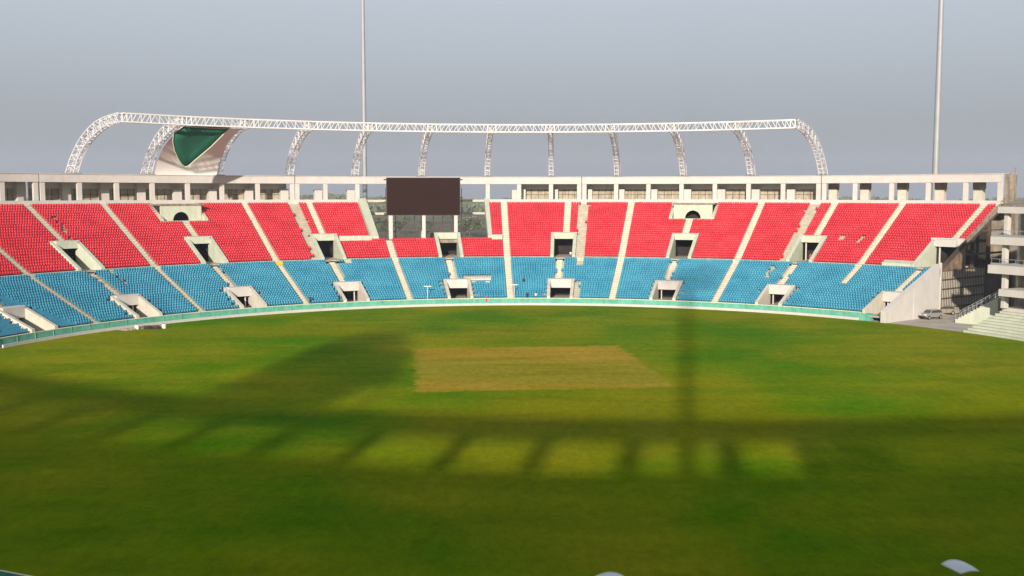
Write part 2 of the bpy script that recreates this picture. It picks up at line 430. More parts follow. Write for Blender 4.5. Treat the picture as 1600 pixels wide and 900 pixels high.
# cut walls and floor of the screen gap
b = MB()
b.sector(101.7, 116.6, SG0-.05, SG0+.85, 11.0, 12.9, 18.5, 20.9); b.build('raking_wall', M['mint'], GS)
b = MB()
b.sector(101.7, 116.6, SG1-.45, SG1+.05, 11.0, 12.9, 18.5, 20.9); b.build('raking_wall', M['mint'], GS)
b = MB(); b.sector(101.6, 101.95, SG0-3.9, SG0, 12.0, 13.05); b.sector(101.6, 101.95, SG1, SG1+1.3, 12.0, 13.05)
b.build('step_kerb', M['mint'], GS)
b = MB(); b.sector(101.9, 113, SG0+.85, SG1-.45, 11.3, 12.0); b.build('screen_platform', M['rough'], GS)
# colonnade at the back
CT = [-82+0*1]
cols = [-77.4, -73.7, -70.1, -66.4, -62.8, -59.4, -55.85, -52.65, -52.0, -48.37, -44.65, -41.02, -37.35, -33.73, -29.9, -26.15, -25.6, -22.5, -18.95, -15.25, -11.6, -7.9,
        -4.25, -.69, 2.93, 6.12, 6.72, 10.3, 13.92, 17.6, 21.28, 24.96, 28.68, 32.45, 33.05, 36.28, 40.02, 43.7, 47.38, 50.7]
for c in cols:
    b = MB(); hw = .24
    z0 = 20.6
    if SG0+.5 < c < SG1-.5: z0 = 11.5
    b.sector(116.7, 117.25, c-hw, c+hw, z0, 24.15, step=5)
    b.build('column', M['white'], GS, bevel=.03)
edges = [TH0, -52.35, -25.87, 6.42, 32.75, 50.95]
for a, c in zip(edges[:-1], edges[1:]):
    b = MB(); b.sector(116.55, 117.4, a+.05, c-.05, 24.15, 25.7); b.build('roof_beam', M['white'], GS)
    b = MB(); b.sector(116.4, 122.5, a+.05, c-.05, 25.7, 25.82); b.build('coping', M['white'], GS)
# rear walls behind the colonnade
closed = []
for a, c in zip(cols[:-1], cols[1:]):
    if c-a < 1: continue
    m_ = (a+c)/2
    encl = (m_ < -26.2) or (-.7 < m_ < 32.5)
    if SG0-.2 < m_ < SG1+.2:
        continue
    e = None
    sh = .55 if m_ > 10 else -.45 if m_ < -20 else .1
    if encl:
        b = MB(); b.sector(122, 122.3, a, c, 22.95, 25.7); b.sector(121.7, 122.3, a, c, 20.4, 20.62)
        e = b.build('rear_wall', M['lavender'], GS)
        b = MB(); b.sector(122.1, 122.2, a, c, 20.6, 22.97)
        b.build('blocked_window', M['infill'], e)
        b = MB(); b.sector(121.96, 122.05, a+.1, c-.1, 21.7, 21.76)
        for q in np.linspace(a, c, 6)[1:-1]:
            b.sector(122.0, 122.09, q-.02, q+.02, 20.62, 22.95)
        b.build('window_grid', M['iron'], e)
    b = MB(); pcx = (c-.35) if m_ < 0 else (a+.35)
    b.sector(120.6, 122.0, pcx-.42, pcx+.42, 20.4, 25.6 if m_ < -41 else (22.95 if encl else 22.8), step=5)
    b.build('rear_pier', M['white'] if (encl or m_ < 0) else M['cream'], GS, bevel=.03)
    if m_ > 33:
        b = MB(); b.sector(120.5, 122.1, pcx-.46, pcx+.46, 22.8, 24.6, step=5); b.build('pier_head', M['rough'], GS)
# open concrete frame behind the screen
b = MB(); b.sector(116.9, 117.3, SG0, SG1, 20.05, 20.55); b.build('floor_beam', M['cream'], GS)
b = MB(); b.sector(116.9, 117.3, SG0, SG1, 17.15, 17.65); b.build('floor_beam', M['cream'], GS)
# outer shell so that the stand is solid from outside
b = MB()
for a, c in runs(TH0, TH1, [(SG0, SG1)]): b.sector(123.4, 123.9, a, c, 0, 20.0)
b.build('outer_wall', M['rough'], GS)
b = MB()
for a, c in ((SG0, -11.3), (-7.9, SG1)): b.sector(101.3, 101.9, a, c, 0, 11.4)
b.sector(101.95, 102.2, -11.3, -7.9, 11.95, 12.0); b.build('gap_wall', M['rough'], GS)
b = MB()
for t_ in (SG0-.1, SG1+.0): b.sector(101.9, 123.4, t_, t_+.12, 0, 10.5, 0, 19.8)
b.build('cut_end_wall', M['rough'], GS)
# right end of the stand: whitewashed raking wall, lattice, bare frame
E0 = 50.9
b = MB(); b.sector(78.0, 95.4, E0-.75, E0, -.05, 2.0, -.05, 9.35); b.build('end_wall', M['white'], GS)
b = MB(); b.sector(95.3, 95.6, E0-.1, E0+.06, 0, 9.6); b.sector(86.6, 86.9, E0-.1, E0+.05, 0, 5.5); b.build('wall_pilaster', M['white'], GS)
b = MB(); b.sector(95.6, 112, E0-.6, E0-.22, 0, 8.0); b.build('lattice_backing', M['cream'], GS)
b = MB()
for i in range(27):
    r_ = 95.8+i*.6; b.sector(r_, r_+.13, E0-.17, E0-.14, .1, 8.1)
for z in (1.2, 2.9, 4.6, 6.3, 8.0):
    b.sector(95.6, 112, E0-.14, E0-.10, z, z+.22)
b.build('lattice', M['brown'], GS)
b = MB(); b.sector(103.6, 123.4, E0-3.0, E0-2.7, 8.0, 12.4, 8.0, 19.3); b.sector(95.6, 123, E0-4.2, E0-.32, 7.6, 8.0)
b.build('understand_wall', M['dark'], GS)  # near-black backing paints the shade of the open void under the tier
b = MB(); b.sector(112, 123.4, E0-.6, E0-.3, 0, 8.0); b.build('understand_wall', M['brown'], GS)
b = MB(); b.sector(104.3, 117, E0-.35, E0-.11, 11.8, 13.1, 18.5, 19.75)
for r_, zt_ in ((107, 13.8), (113, 17.0)): b.sector(r_, r_+.6, E0-.4, E0-.1, 7.9, zt_)
for z in (10.5, 14.8): b.sector(max(104.3, 95.6+(z-8)*1.75+1.2), 121, E0-.38, E0-.12, z, z+.35)
b.build('raker_beam', M['brown'], GS)
b = MB(); b.sector(95.5, 104.0, E0-.12, E0+.05, 7.9, 8.95, 12.6, 13.5); b.build('rough_kerb', M['brown'], GS)
b = MB(); b.sector(95.7, 104.2, E0-.3, E0-.04, 8.02, 8.5, 8.02, 12.9); b.build('side_wall', M['sidewall'], GS)
b = MB(); b.sector(104.0, 116.6, E0-.1, E0+.05, 12.7, 13.55, 19.2, 20.2); b.build('edge_kerb', M['rough'], GS)
b = MB(); b.sector(117.4, 118.6, E0+.12, E0+.95, 19, 25.6); b.sector(118.0, 118.3, E0+.7, E0+.85, 25.6, 26.9); b.build('end_pier', M['rough'], GS)
b = MB()
for x in (0,): b.sector(103.3, 103.9, 47.3, 50.8, 12.2, 13.7)
b.build('entrance_hood', M['white'], GS)
# railings
def rail(r_, z, a, c, h=.95, dt=1.1):
    b = MB(); q = a
    while q < c-.01:
        n = min(c, q+dt)
        b.bar(pc(r_, q, z), pc(r_, q, z+h), .03, 4); b.bar(pc(r_, q, z+h), pc(r_, n, z+h), .03, 4); b.bar(pc(r_, q, z+h*.5), pc(r_, n, z+h*.5), .022, 4); q = n
    return b
for a, c in runs(TH0, TH1, [(v-.5, v+.1) for v in VOMS]+[(a_-.45, a_+.45) for a_ in AISLES]):
    if c-a > 1: rail(94.85, ZB0+19*DB+.02, a+.1, c-.1, .75).build('railing', M['mast'], GS)
# concrete debris stair landing beside the middle lower entrance
b = MB(); b.sector(85.9, 86.9, -8.6, -4.9, 4.4, 4.75); b.sector(84.4, 85.9, -5.7, -5.1, 3.6, 4.3); b.build('concrete_ledge', M['white'], GS)
b = MB(); b.sector(95.45, 97.6, 44.0, 47.4, 8.4, 9.1, 9.1, 9.75); b.build('concrete_ledge', M['mint'], GS)

# ---- seats
def seat_template():
    b = MB(); w_ = .243
    b.hexa([(-w_, -.20, .37), (w_, -.20, .37), (w_*.9, .20, .33), (-w_*.9, .20, .33)], [(-w_, -.22, .42), (w_, -.22, .42), (w_, .20, .39), (-w_, .20, .39)])
    b.hexa([(-w_, .15, .38), (w_, .15, .38), (w_, .20, .38), (-w_, .20, .38)], [(-w_*.9, .27, .83), (w_*.9, .27, .83), (w_*.9, .31, .82), (-w_*.9, .31, .82)])
    b.hexa([(-.06, .02, .0), (.06, .02, .0), (.06, .12, .0), (-.06, .12, .0)], [(-.06, .02, .36), (.06, .02, .36), (.06, .12, .36), (-.06, .12, .36)])
    return np.array(b.v), b.f
ST_V, ST_F = seat_template()
def T_(px, py):                                # theta, row of a photo point on a tier
    pass
near = lambda t, L, w_: any(abs(t-x) < w_ for x in L)
def seat_ok(tier, i, r, t, rn):
    m = 1/r*57.3                                # degrees in one metre
    if t > TH1-(.75 if tier == 'b' else .22) or t < TH0+.5: return False
    jw = .30*m*(1+rn)
    if tier == 'b':
        if any(abs(t-a) < .92*m for a in AISLES): return False
        if abs(t-41.5) < .95*m and i >= 11: return False
        if t > 48.8: 
            return r > 86.6 and .95*m < abs(t-48.8) and t < 50.0
        if abs(t-48.8) < .95*m and r > 86: return False
        for v in VOMS:
            if abs(t-v) < VHL+.25*m+(rn*.7*m if i % 2 else 0) and r < 86.4: return False
            if v != 49.1 and abs(t-(v-.35)) < (.62+.42*rn)*m and r >= 86: return False
        if -8.8 < t < -4.7 and i in (8, 9, 10): return False
        if abs(t-6.9) < (.45+.5*rn)*m and (i > 15 or i < 8): return False
        if abs(t+52.0) < .5*m and i > 12 and rn > .3: return False
        if abs(t-31.6) < .7*m and 11 < i < 18 and rn > .35: return False
        if i >= 18 and abs(t+24.0) < 2.6*m*1.0 and rn > .2: return False
        return True
    if any(abs(t-a) < .98*m for a in AISLES+[41.5]):
        return False
    if SG0-.6*m*0-.0 < t < SG1+.35*m*0 and i >= 8: return False
    if i >= 8 and (SG0-.3 < t < SG1+.2): return False
    for v in VOMS:
        if abs(t-v) < VHU+.3*m and r < 103.5: return False
        if v == 49.1:
            if abs(t-49.6) < 1.0*m and r > 103: return False
        elif v in (-39.15, 19.3):
            if abs(t-(v-.1)) < 1.0*m and 103 < r < 110: return False
            if abs(t-v) < AH+.15*m and r > 108.7: return False
        elif v != -9.6:
            if abs(t-(v+(.25 if v > 0 else 0))) < 1.0*m and r > 103: return False
    for j in (-26.3, 6.7, 32.4):
        if abs(t-j) < (.85+.55*rn)*m: return False
    if abs(t+52.6) < .5*m and 8 < i < 20 and rn > .45: return False
    if i in (9, 10) and (-55.5 < t < -52 or False) and rn > .6: return False
    if i == 25 and rn < .035: return False
    if i in (9, 10) and 37.0 < t < 37.9: return False
    if i in (9, 10, 8) and 39.2+.12*i-1 < t < 39.9+.12*i-1: return False
    return True
def inview(x, y, z):
    D = y*math.cos(_p)-(z-CAMZ)*math.sin(_p)
    if D < 1: return False
    X = F_PX*x/D+800; Y = 450-F_PX*((z-CAMZ)*math.cos(_p)+y*math.sin(_p))/D
    return 2 < X < 1598 and 2 < Y < 898
seats = {'b': [], 'r': []}
for tier, n, r0, z0, dz in (('b', NB, RB0, ZB0, DB), ('r', NR, RR0, ZR0, DR)):
    for i in range(n):
        r_ = r0+(i+.5)*P; fs_ = .02; m1 = math.degrees(1/r_)
        blocks = []; a0 = None; t = TH0+.3
        while t < TH1+.05:                      # runs of terrace where seats may stand
            okk = t < TH1 and seat_ok(tier, i, r_, t, 0)
            if okk and a0 is None: a0 = t
            if not okk and a0 is not None:
                blocks.append((a0, t-fs_)); a0 = None
            t += fs_
        for a, c in blocks:                     # fill each run evenly from aisle to aisle
            ns = int((c-a)/m1/.50+.45)+1
            for k in range(ns):
                t = a+(c-a)*(k/(ns-1) if ns > 1 else .5); rn = random.random()
                edge = min(t-a, c-t) < .02
                if not seat_ok(tier, i, r_, t, rn*.999) and not (edge and seat_ok(tier, i, r_, t+.03, rn)) and not (edge and seat_ok(tier, i, r_, t-.03, rn)): continue
                x, y, z = pc(r_, t, z0+i*dz); seats[tier].append((x, y, z, t))
def seat_mesh(name, L, mat):
    n = len(L); A = np.array(L); ang = -np.radians(A[:, 3]+rng.normal(0, 1.2, n))
    c, s = np.cos(ang), np.sin(ang); V = ST_V[None]
    sc = 1+rng.normal(0, .02, (n, 1))
    X = V[..., 0]*c[:, None]-V[..., 1]*s[:, None]+A[:, 0:1]; Y = V[..., 0]*s[:, None]+V[..., 1]*c[:, None]+A[:, 1:2]; Z = V[..., 2]*sc+A[:, 2:3]
    P_ = np.stack([X, Y, Z], -1).reshape(-1, 3); nv = len(ST_V)
    F_ = (np.array(ST_F)[None]+np.arange(n)[:, None, None]*nv).reshape(-1, 4)
    base = np.array([P_[:, 0].mean(), P_[:, 1].mean(), P_[:, 2].min()])
    me = bpy.data.meshes.new(name); me.vertices.add(len(P_)); me.vertices.foreach_set('co', (P_-base).ravel())
    me.loops.add(F_.size); me.loops.foreach_set('vertex_index', F_.ravel()); me.polygons.add(len(F_))
    me.polygons.foreach_set('loop_start', np.arange(0, F_.size, 4)); me.update(calc_edges=True); me.validate()
    me.materials.append(mat); o = bpy.data.objects.new(name, me); COL.objects.link(o); put(o, base, GS); return o
vis = sorted((q for q in seats['b'] if inview(*q[:3])), key=lambda q: q[1])
first100 = vis[:100]; fs = set(first100)
sm = None
for (x, y, z, t) in first100:
    if sm is None:
        sm = bpy.data.meshes.new('seat'); sm.from_pydata([tuple(v) for v in ST_V], [], ST_F); sm.materials.append(M['blue'])
    o = bpy.data.objects.new('seat', sm); COL.objects.link(o); put(o, (x, y, z), GS); o.rotation_euler.z = -R(t); o['label'] = 'blue plastic tip seat'
o = seat_mesh('seat', [q for q in seats['b'] if q not in fs], M['blue']); tag(o, 'blue plastic seats of the lower tier', kind='stuff')
o = seat_mesh('seat', seats['r'], M['red']); tag(o, 'red plastic seats of the upper tier', kind='stuff')
print('seats', len(seats['b']), len(seats['r']))

# ------------------------------------------------------------------ boundary
b = MB()
for a, c in ((-75.2, 47.0),): b.sector(78.25, 78.5, a, c, 0, .46, step=1)
k = b.build('boundary_kerb', M['white']); tag(k, 'low white kerb wall between the grass and the teal fence', 'kerb')
fe = empty('boundary_fence', pc(78.75, -10, 0), 'teal cloth covered fence running round the edge of the field', 'fence')
b = MB(); b.sector(78.62, 78.74, -75.8, 47.0, .42, 1.34, step=1); b.sector(78.62, 78.74, 120, 284, .02, .68, step=1)
b.build('cloth', M['teal'], fe)
b = MB(); b.sector(78.58, 78.8, -75.8, 47.0, 1.34, 1.43, step=1); b.sector(78.61, 78.75, 120, 284, .68, .70, step=1)
b.build('top_rail', M['trim'], fe)
q = -75.5
while q < 46.9:
    b = MB(); b.sector(78.54, 78.61, q, q+.04, .44, 1.48, step=2); b.build('post', M['teal'], fe); q += 2.6
b = MB(); b.box(pc(79.3, 47.6, .6), (2.2, 1.4, 1.25), -R(47.6)); g = b.build('fence_end_box', M['teal'], bevel=.04)
tag(g, 'teal clad box at the right end of the fence beside the white wall', 'box')

# ------------------------------------------------------------------ roof frame: arches and ring truss
RF = empty('roof_frame', pc(117.5, -8, 25.8), 'white steel lattice roof frame of arches and a long ring beam above the stand', 'roof frame')
AR = [-48.37, -41.0, -33.7, -26.1, -18.95, -11.6, -4.25, 2.93, 10.3, 17.6, 24.96, 32.5]
AO = [(121.6, 25.8), (119.0, 29.1), (115.3, 32.3), (111.0, 34.6), (106.5, 35.95), (100.0, 36.7)]
AI = [(118.3, 25.8), (116.2, 28.7), (113.3, 31.1), (109.6, 33.0), (104.8, 34.6), (100.2, 35.1)]
def arch_curve(u, off):                      # u 0..1 from the foot to the tip; off towards the inside
    f = off/1.7; k = u*(len(AO)-1); i = min(int(k), len(AO)-2); t = k-i
    def cr(L):
        p0, p1, p2, p3 = L[max(0, i-1)], L[i], L[i+1], L[min(len(L)-1, i+2)]
        return [.5*(2*b_+(c_-a_)*t+(2*a_-5*b_+4*c_-d_)*t*t+(3*b_-a_-3*c_+d_)*t**3) for a_, b_, c_, d_ in zip(p0, p1, p2, p3)]
    o, q = cr(AO), cr(AI); return o[0]+(q[0]-o[0])*f, o[1]+(q[1]-o[1])*f
def arch_truss(th):
    b = MB(); n = 18; w0 = .48
    wd = math.degrees(w0/110)
    ch = []
    for off, s in ((0, -1), (0, 1), (1.7, -1), (1.7, 1)):
        ch.append([pc(*(lambda rz: (rz[0], th+s*wd*(110/rz[0]), rz[1]))(arch_curve(i/n, off))) for i in range(n+1)])
    for c_ in ch:
        for i in range(n): b.bar(c_[i], c_[i+1], .105, 5)
    for i in range(n):
        for (p, q) in ((0, 2), (1, 3)):
            b.bar(ch[p][i], ch[q][i+1] if i % 2 else ch[q][i], .05, 4)
            b.bar(ch[q if i % 2 else p][i], ch[p if i % 2 else q][i+1], .05, 4)
        for (p, q) in ((0, 1), (2, 3)):
            b.bar(ch[p][i], ch[q][i], .06, 4); 
            if i % 2: b.bar(ch[p][i], ch[q][i+1], .05, 4)
    return b.build('arch_truss', M['steel'], RF, fix=False)
for th in AR: arch_truss(th)
for a, c in zip(AR[:-1], AR[1:]):
    b = MB(); n = 14; rows = []
    for (r_, z) in ((99.5, 36.6), (99.5, 35.05), (100.7, 36.5), (100.7, 35.15)):
        rows.append([pc(r_, a+(c-a)*i/n, z) for i in range(n+1)])
    # straight chords between the arches
    for q in rows:
        A_, B_ = Vector(q[0]), Vector(q[-1])
        for i in range(n+1): q[i] = A_.lerp(B_, i/n)
        b.bar(A_, B_, .17 if q in rows[:2] else .11, 6)
    for i in range(n):
        if i < n/2: b.bar(rows[1][i], rows[0][i+1], .06, 4)
        else: b.bar(rows[0][i], rows[1][i+1], .06, 4)
        if i % 2 == 0: b.bar(rows[0][i], rows[1][i], .055, 4)
        b.bar(rows[0][i], rows[2][i+1], .05, 4)
    for j in (0, 1, n-1, n):
        b.bar(rows[0][j], rows[1][j], .12, 5); b.bar(rows[0][j], rows[2][j], .08, 4); b.bar(rows[1][j], rows[3][j], .08, 4)
    b.build('ring_truss', M['steel'], RF, fix=False)
for th in AR:
    b = MB(); b.sector(117.6, 122.2, th-.5, th+.5, 25.825, 25.95); b.build('base_plate', M['iron'], RF)
# the one remaining membrane bay
def membrane(th0, th1, name='roof_membrane'):
    n, m_ = 24, 16; V = []; Fc = []
    for k in (0, 1):
        for i in range(n+1):
            u = i/n
            for j in range(m_+1):
                v = j/m_; r_, z = arch_curve(u*.97, 1.95+k*.05); sag = .9*math.sin(math.pi*v)*(.3+.7*math.sin(math.pi*u))
                V.append(pc(r_+sag*.6, th0+(th1-th0)*v, z-sag*.2))
    w_ = m_+1; o2 = (n+1)*w_
    for i in range(n):
        for j in range(m_):
            q = i*w_+j; Fc += [(q, q+1, q+w_+1, q+w_), (o2+q, o2+q+w_, o2+q+w_+1, o2+q+1)]
    b = MB(); b.add(V, Fc); return b.build(name, M['membrane'], RF, smooth=True, fix=False)
mem = membrane(-40.6, -34.1)
def on_cone(px, py):                          # hanging cloth: runs down and back from the ring truss
    a = (px-800)/F_PX; bb = (450-py)/F_PX
    d = Vector((a, math.cos(_p)+bb*math.sin(_p), -math.sin(_p)+bb*math.cos(_p)))
    for k in np.linspace(150, 240, 3000):
        P_ = Vector((0, 0, CAMZ))+d*k
        r_ = math.hypot(P_.x-CX, P_.y-CY); rr = 100.6+(35.3-P_.z)*.85
        if r_ >= rr: return tuple(P_)
    return tuple(P_)
outl = [(286, 197.5), (271, 208), (270, 222), (273, 236), (279, 249), (284, 257), (289.5, 261), (295, 259), (305, 250), (317, 240), (330, 229), (343, 216), (352, 207), (361, 198.5), (340, 197.5), (315, 197)]
PV = [Vector(on_cone(*q)) for q in outl]; cen = sum(PV, Vector())/len(PV)
V = []; Fc = []
nrm = Vector((math.sin(R(-37)), math.cos(R(-37)), 0))
for k in (0, 1):
    V.append(tuple(cen+nrm*(.9+.08*k)))
    for s in (.5, 1.0):
        for p_ in PV: V.append(tuple(cen+(p_-cen)*s+nrm*(.9*(1-s*s)+.08*k)))
n_ = len(PV); o2 = 1+2*n_
for k in (0, 1):
    o_ = k*o2
    for i in range(n_):
        j = (i+1) % n_
        Fc += [(o_, o_+1+i, o_+1+j), (o_+1+i, o_+1+n_+i, o_+1+n_+j, o_+1+j)]
for i in range(n_):
    j = (i+1) % n_; Fc.append((1+n_+i, 1+n_+j, o2+1+n_+j, o2+1+n_+i))
b = MB(); b.add(V, Fc); gp = b.build('green_panel', M['green_cloth'], mem, smooth=True)
b = MB()
for i in range(n_-4): b.bar(PV[i], PV[i+1], .09, 5)
b.build('panel_edge', M['trim'], mem)

# ------------------------------------------------------------------ video screen
mid = -11.55
SX = empty('video_screen', pc(104.6, mid, 12), 'large dark brown video screen on white posts in the gap of the red tier', 'screen')
c0 = Vector(pc(104.4, mid, 0)); tx = Vector((math.cos(R(mid)), -math.sin(R(mid)), 0)); tx = Vector((1, .06, 0)).normalized(); ny = Vector((-tx.y, tx.x, 0))
zt_ = at_y(660, 277.5, c0.y)[2]; zb_ = at_y(660, 336.5, c0.y)[2]; hw = (719-604)/2/F_PX*c0.y*1.0; xc = at_y(661.5, 300, c0.y)[0]; c0.x = xc
def obox(b, u0, u1, v0, v1, z0, z1):
    P_ = [c0+tx*u+ny*v for u, v in ((u0, v0), (u1, v0), (u1, v1), (u0, v1))]
    b.hexa([(q.x, q.y, z0) for q in P_], [(q.x, q.y, z1) for q in P_]); return b
obox(MB(), -hw+.15, hw-.15, -.05, .5, zb_+.1, zt_-.1).build('display', M['screen'], SX)
b = MB()
for u0, u1, z0, z1 in ((-hw, -hw+.15, zb_, zt_), (hw-.15, hw, zb_, zt_), (-hw+.15, hw-.15, zb_, zb_+.1), (-hw+.15, hw-.15, zt_-.1, zt_)): obox(b, u0, u1, -.1, .55, z0, z1)
b.build('frame', M['iron'], SX)
for u in (-hw+.95, 0.05, hw-1.0):
    obox(MB(), u-.38, u+.38, .0, .7, 12.0, zb_).build('post', M['white'], SX)
b = MB()
for u in np.linspace(-hw-.3, hw+.3, 9):
    P_ = c0+tx*u+ny*3.2; b.bar((P_.x, P_.y, 12), (P_.x, P_.y, zb_+6), .09, 4)
for z in (13.6, 15.6, zb_+.4, zb_+3): 
    A_ = c0+tx*(-hw-.6)+ny*3.2; B_ = c0+tx*(hw+.6)+ny*3.2; b.bar((A_.x, A_.y, z), (B_.x, B_.y, z), .08, 4)
for i in range(8):
    u = -hw-.3+i*(2*hw+.6)/8; A_ = c0+tx*u+ny*3.2; B_ = c0+tx*(u+(2*hw+.6)/8)+ny*3.2
    b.bar((A_.x, A_.y, 12), (B_.x, B_.y, 15.6), .06, 4)
b.build('back_scaffold', M['iron'], SX)
for z in (zt_-.45, zb_+3.9, zb_+.3):
    b = MB(); obox(b, -hw-.55, -hw-.003, .05, .3, z-.15, z+.15); obox(b, hw+.003, hw+.5, .05, .3, z-.15, z+.15); b.build('bracket', M['iron'], SX)

# ------------------------------------------------------------------ masts
def mast(loc, h, rb, rt, label, group=None):
    m = empty('light_mast', loc, label, 'light mast', group)
    b = MB(); n = 8; x, y, z = loc
    for i in range(n):
        z0, z1 = h*i/n, h*(i+1)/n; ra, rb_ = rb+(rt-rb)*i/n, rb+(rt-rb)*(i+1)/n
        b.bar((x, y, z+z0), (x, y, z+z1), ra, 16, rb_)
    b.build('pole', M['mast'], m, smooth=False)
    b = MB(); b.box((x, y, z+h+2.5), (12, .3, .3)); b.box((x, y, z+h+5), (12, .3, .3)); b.box((x, y, z+h+2.6), (.5, .35, 5.4)); b.build('head_frame', M['mast'], m)
    b = MB()
    for zz in (h+2.2, h+4.7):
        for i in range(8): b.box((x-5.2+i*1.48, y-.5, z+zz), (.9, .6, .8))
    b.build('floodlights', M['iron'], m)
    b = MB(); b.box((x, y, z+.3), (3, 3, .6)); b.build('foundation', M['rough'], m)
    return m
xl = at_y(570, 275, 264.8); xr = at_y(1461.5, 272, 237)
mast((xl[0], 264.8, 0), 118, .66, .27, 'slender grey light mast rising behind the stand left of the screen', 'light masts')
mast((xr[0], 237, 0), 118, .82, .30, 'thicker grey light mast rising behind the right end of the stand', 'light masts')

# ------------------------------------------------------------------ camera-side stand: behind and below the camera, casts the big shadow
NS = empty('near_stand', (CX, -4, 0), 'tall whitewashed stand behind the viewer that shades the near half of the field', 'grandstand')
b = MB(); n = 40
for i in range(n):
    ra = 80+i*(47.5/n); z = .3+i*(18.9/n)
    b.sector(ra, ra+47.5/n, 118, 242, z-1.0, z, step=3)
b.build('terrace', M['deck'], NS)
b = MB(); b.sector(127.6, 139, 118, 242, 19.9, 20.35, step=3); b.build('walkway', M['cream'], NS)
b = MB(); b.sector(139, 139.6, 112, 256, 0, 27.75, step=2); b.build('back_wall', M['white'], NS)
b = MB(); b.sector(138.9, 139.7, 112, 262, 31.1, 33.95, step=2); b.build('roof_beam', M['white'], NS)
xs = [9.6, 2.6, -5.7, -13.4, -20.6, -28.7, -36.5, -44.3, -52, -59.8, -67.5, -75.3, -83, -91, -98, -105, -111]
for x in xs:
    th = 180-math.degrees(math.asin((x-CX)/139.3)); hwd = .38
    if x == 9.6: hwd = .5
    b = MB(); b.sector(138.95, 140.6 if x > -20 else 141.3, th-hwd, th+hwd, 27.7, 31.15, step=5); b.build('column', M['white'], NS)
b = MB()
b.sector(139.05, 139.5, 112, 152, 27.7, 28.6, step=2)
for a, c in ((160, 161), (167, 168), (174.5, 176.6)): b.sector(139.05, 139.5, a, c, 27.7, 31.15, step=2)
b.build('parapet_panel', M['white'], NS)
b = MB(); b.sector(139.6, 139.64, 193.5, 256, 27.75, 31.1, step=2); b.sector(139.8, 139.84, 203.5, 256, 27.75, 31.1, step=2); b.build('shadow_net_panel', M['net'], NS)  # unseen nets added to dim the sun patches from the left openings
b = MB()
for rr in (139.5, 139.7): b.sector(rr, rr+.03, 112, 176.2, 27.75, 31.1, step=2)
b.build('shadow_net_panel', M['net'], NS)  # unseen nets added so only weak sun passes the right openings
# roof cloth of the near stand
def back(px, py, yp):
    g = on_z(px, py, 0); dy = g[1]-yp; return (g[0]-dy*.1620, yp, dy*.3058)
ol = [(300, 628), (350, 604), (405, 578), (460, 555), (525, 530), (590, 514), (638, 519), (648, 545), (642, 580), (615, 602), (560, 614), (510, 640), (400, 650)]
PA = [Vector(back(*q, -9.5)) for q in ol]
b = MB(); V = [tuple(q) for q in PA]+[(q.x, q.y-.12, q.z) for q in PA]; n_ = len(PA)
b.add(V, [tuple(range(n_)), tuple(range(2*n_-1, n_-1, -1))]+[(i, n_+i, n_+(i+1) % n_, (i+1) % n_) for i in range(n_)])
b.build('roof_shadow_cloth', M['net'], NS)
cq = sum(PA, Vector())/len(PA)
for lay, k_ in enumerate((.84, .66)):     # unseen inner layers, added to grade the cloth's shadow softly towards its edge
    PB = [cq+Vector((.06*(lay+1)*(q.x-cq.x), 0, 0))+(q-cq)*k_ for q in PA]; b = MB()
    V = [(q.x, q.y-.3*(lay+1), q.z) for q in PB]+[(q.x, q.y-.3*(lay+1)-.05, q.z) for q in PB]
    b.add(V, [tuple(range(n_)), tuple(range(2*n_-1, n_-1, -1))]+[(i, n_+i, n_+(i+1) % n_, (i+1) % n_) for i in range(n_)])
    b.build('roof_shadow_cloth', M['net'], NS)
b = MB()
for q in (PA[4], PA[7], PA[9]): b.bar((q.x-.5, -9.9, 33.9), (q.x, -9.9, q.z), .22, 6)
b.build('cloth_mast', M['steel'], NS)
mast((-3.7, -26, 0), 74, .80, .62, 'grey light mast behind the viewer whose long shadow crosses the field', 'light masts')

# ------------------------------------------------------------------ pavilion on the right
PV_ = empty('pavilion', pc(86, 66, 0), 'four storey white pavilion with projecting balcony slabs at the right edge', 'pavilion')
PT = 61.6
def slab(r0, r1, t0, t1, z0, z1, mat=M['white'], nm='balcony_slab', z1b=None, z0b=None):
    b = MB(); b.sector(r0, r1, t0, t1, z0, z1, z0b, z1b); return b.build(nm, mat, PV_)
slab(84.8, 92, PT+.15, 84, 18.85, 19.9, z1b=21.35, z0b=19.6, nm='roof_slab')
slab(84.75, 92, PT+.25, 84, 19.95, 20.02, M['rough'], 'roof_surface', z1b=21.5, z0b=20.0)
slab(84.3, 93, PT-.35, 84, 13.85, 15.1); slab(84.2, 93, PT-.5, 84, 9.2, 10.55); slab(83.6, 93, PT+1.3, 84, 5.75, 6.85)
slab(86.5, 93, PT+.3, 84, 3.0, 3.6, nm='ground_floor')
for z in (15.1, 10.55):
    b = MB()
    q = PT-.2
    while q < 80: b.bar(pc(84.5, q, z), pc(84.5, q, z+1), .03, 4); q += 1
    b.sector(84.45, 84.55, PT-.3, 80, z+.95, z+1.02); b.sector(84.45, 84.55, PT-.3, 80, z+.02, z+.35); b.build('balcony_rail', M['mast'], PV_)
for t_ in (PT+.55, PT+4.6, PT+9, PT+13.5, PT+18):
    for z0, z1, rr in ((3.6, 5.75, 85.8), (3.6, 9.2, 85.6), (10.55, 13.85, 85.4), (15.1, 18.86, 85.6)):
        b = MB(); b.sector(rr, rr+.75, t_, t_+.5, z0, z1, step=5); b.build('column', M['white'], PV_, bevel=.03)
for z0, z1 in ((3.6, 9.2), (10.55, 13.85), (15.1, 19.2)):
    b = MB(); b.sector(90.2, 90.5, PT+.3, 84, z0, z1); w_ = b.build('back_wall', M['rough'], PV_)
    for t_ in np.arange(PT+1.2, 82, 3.0):
        b = MB(); b.sector(90.05, 90.19, t_, t_+2.1, z0+.9, z1-.7); b.build('window', M['glass'], w_)
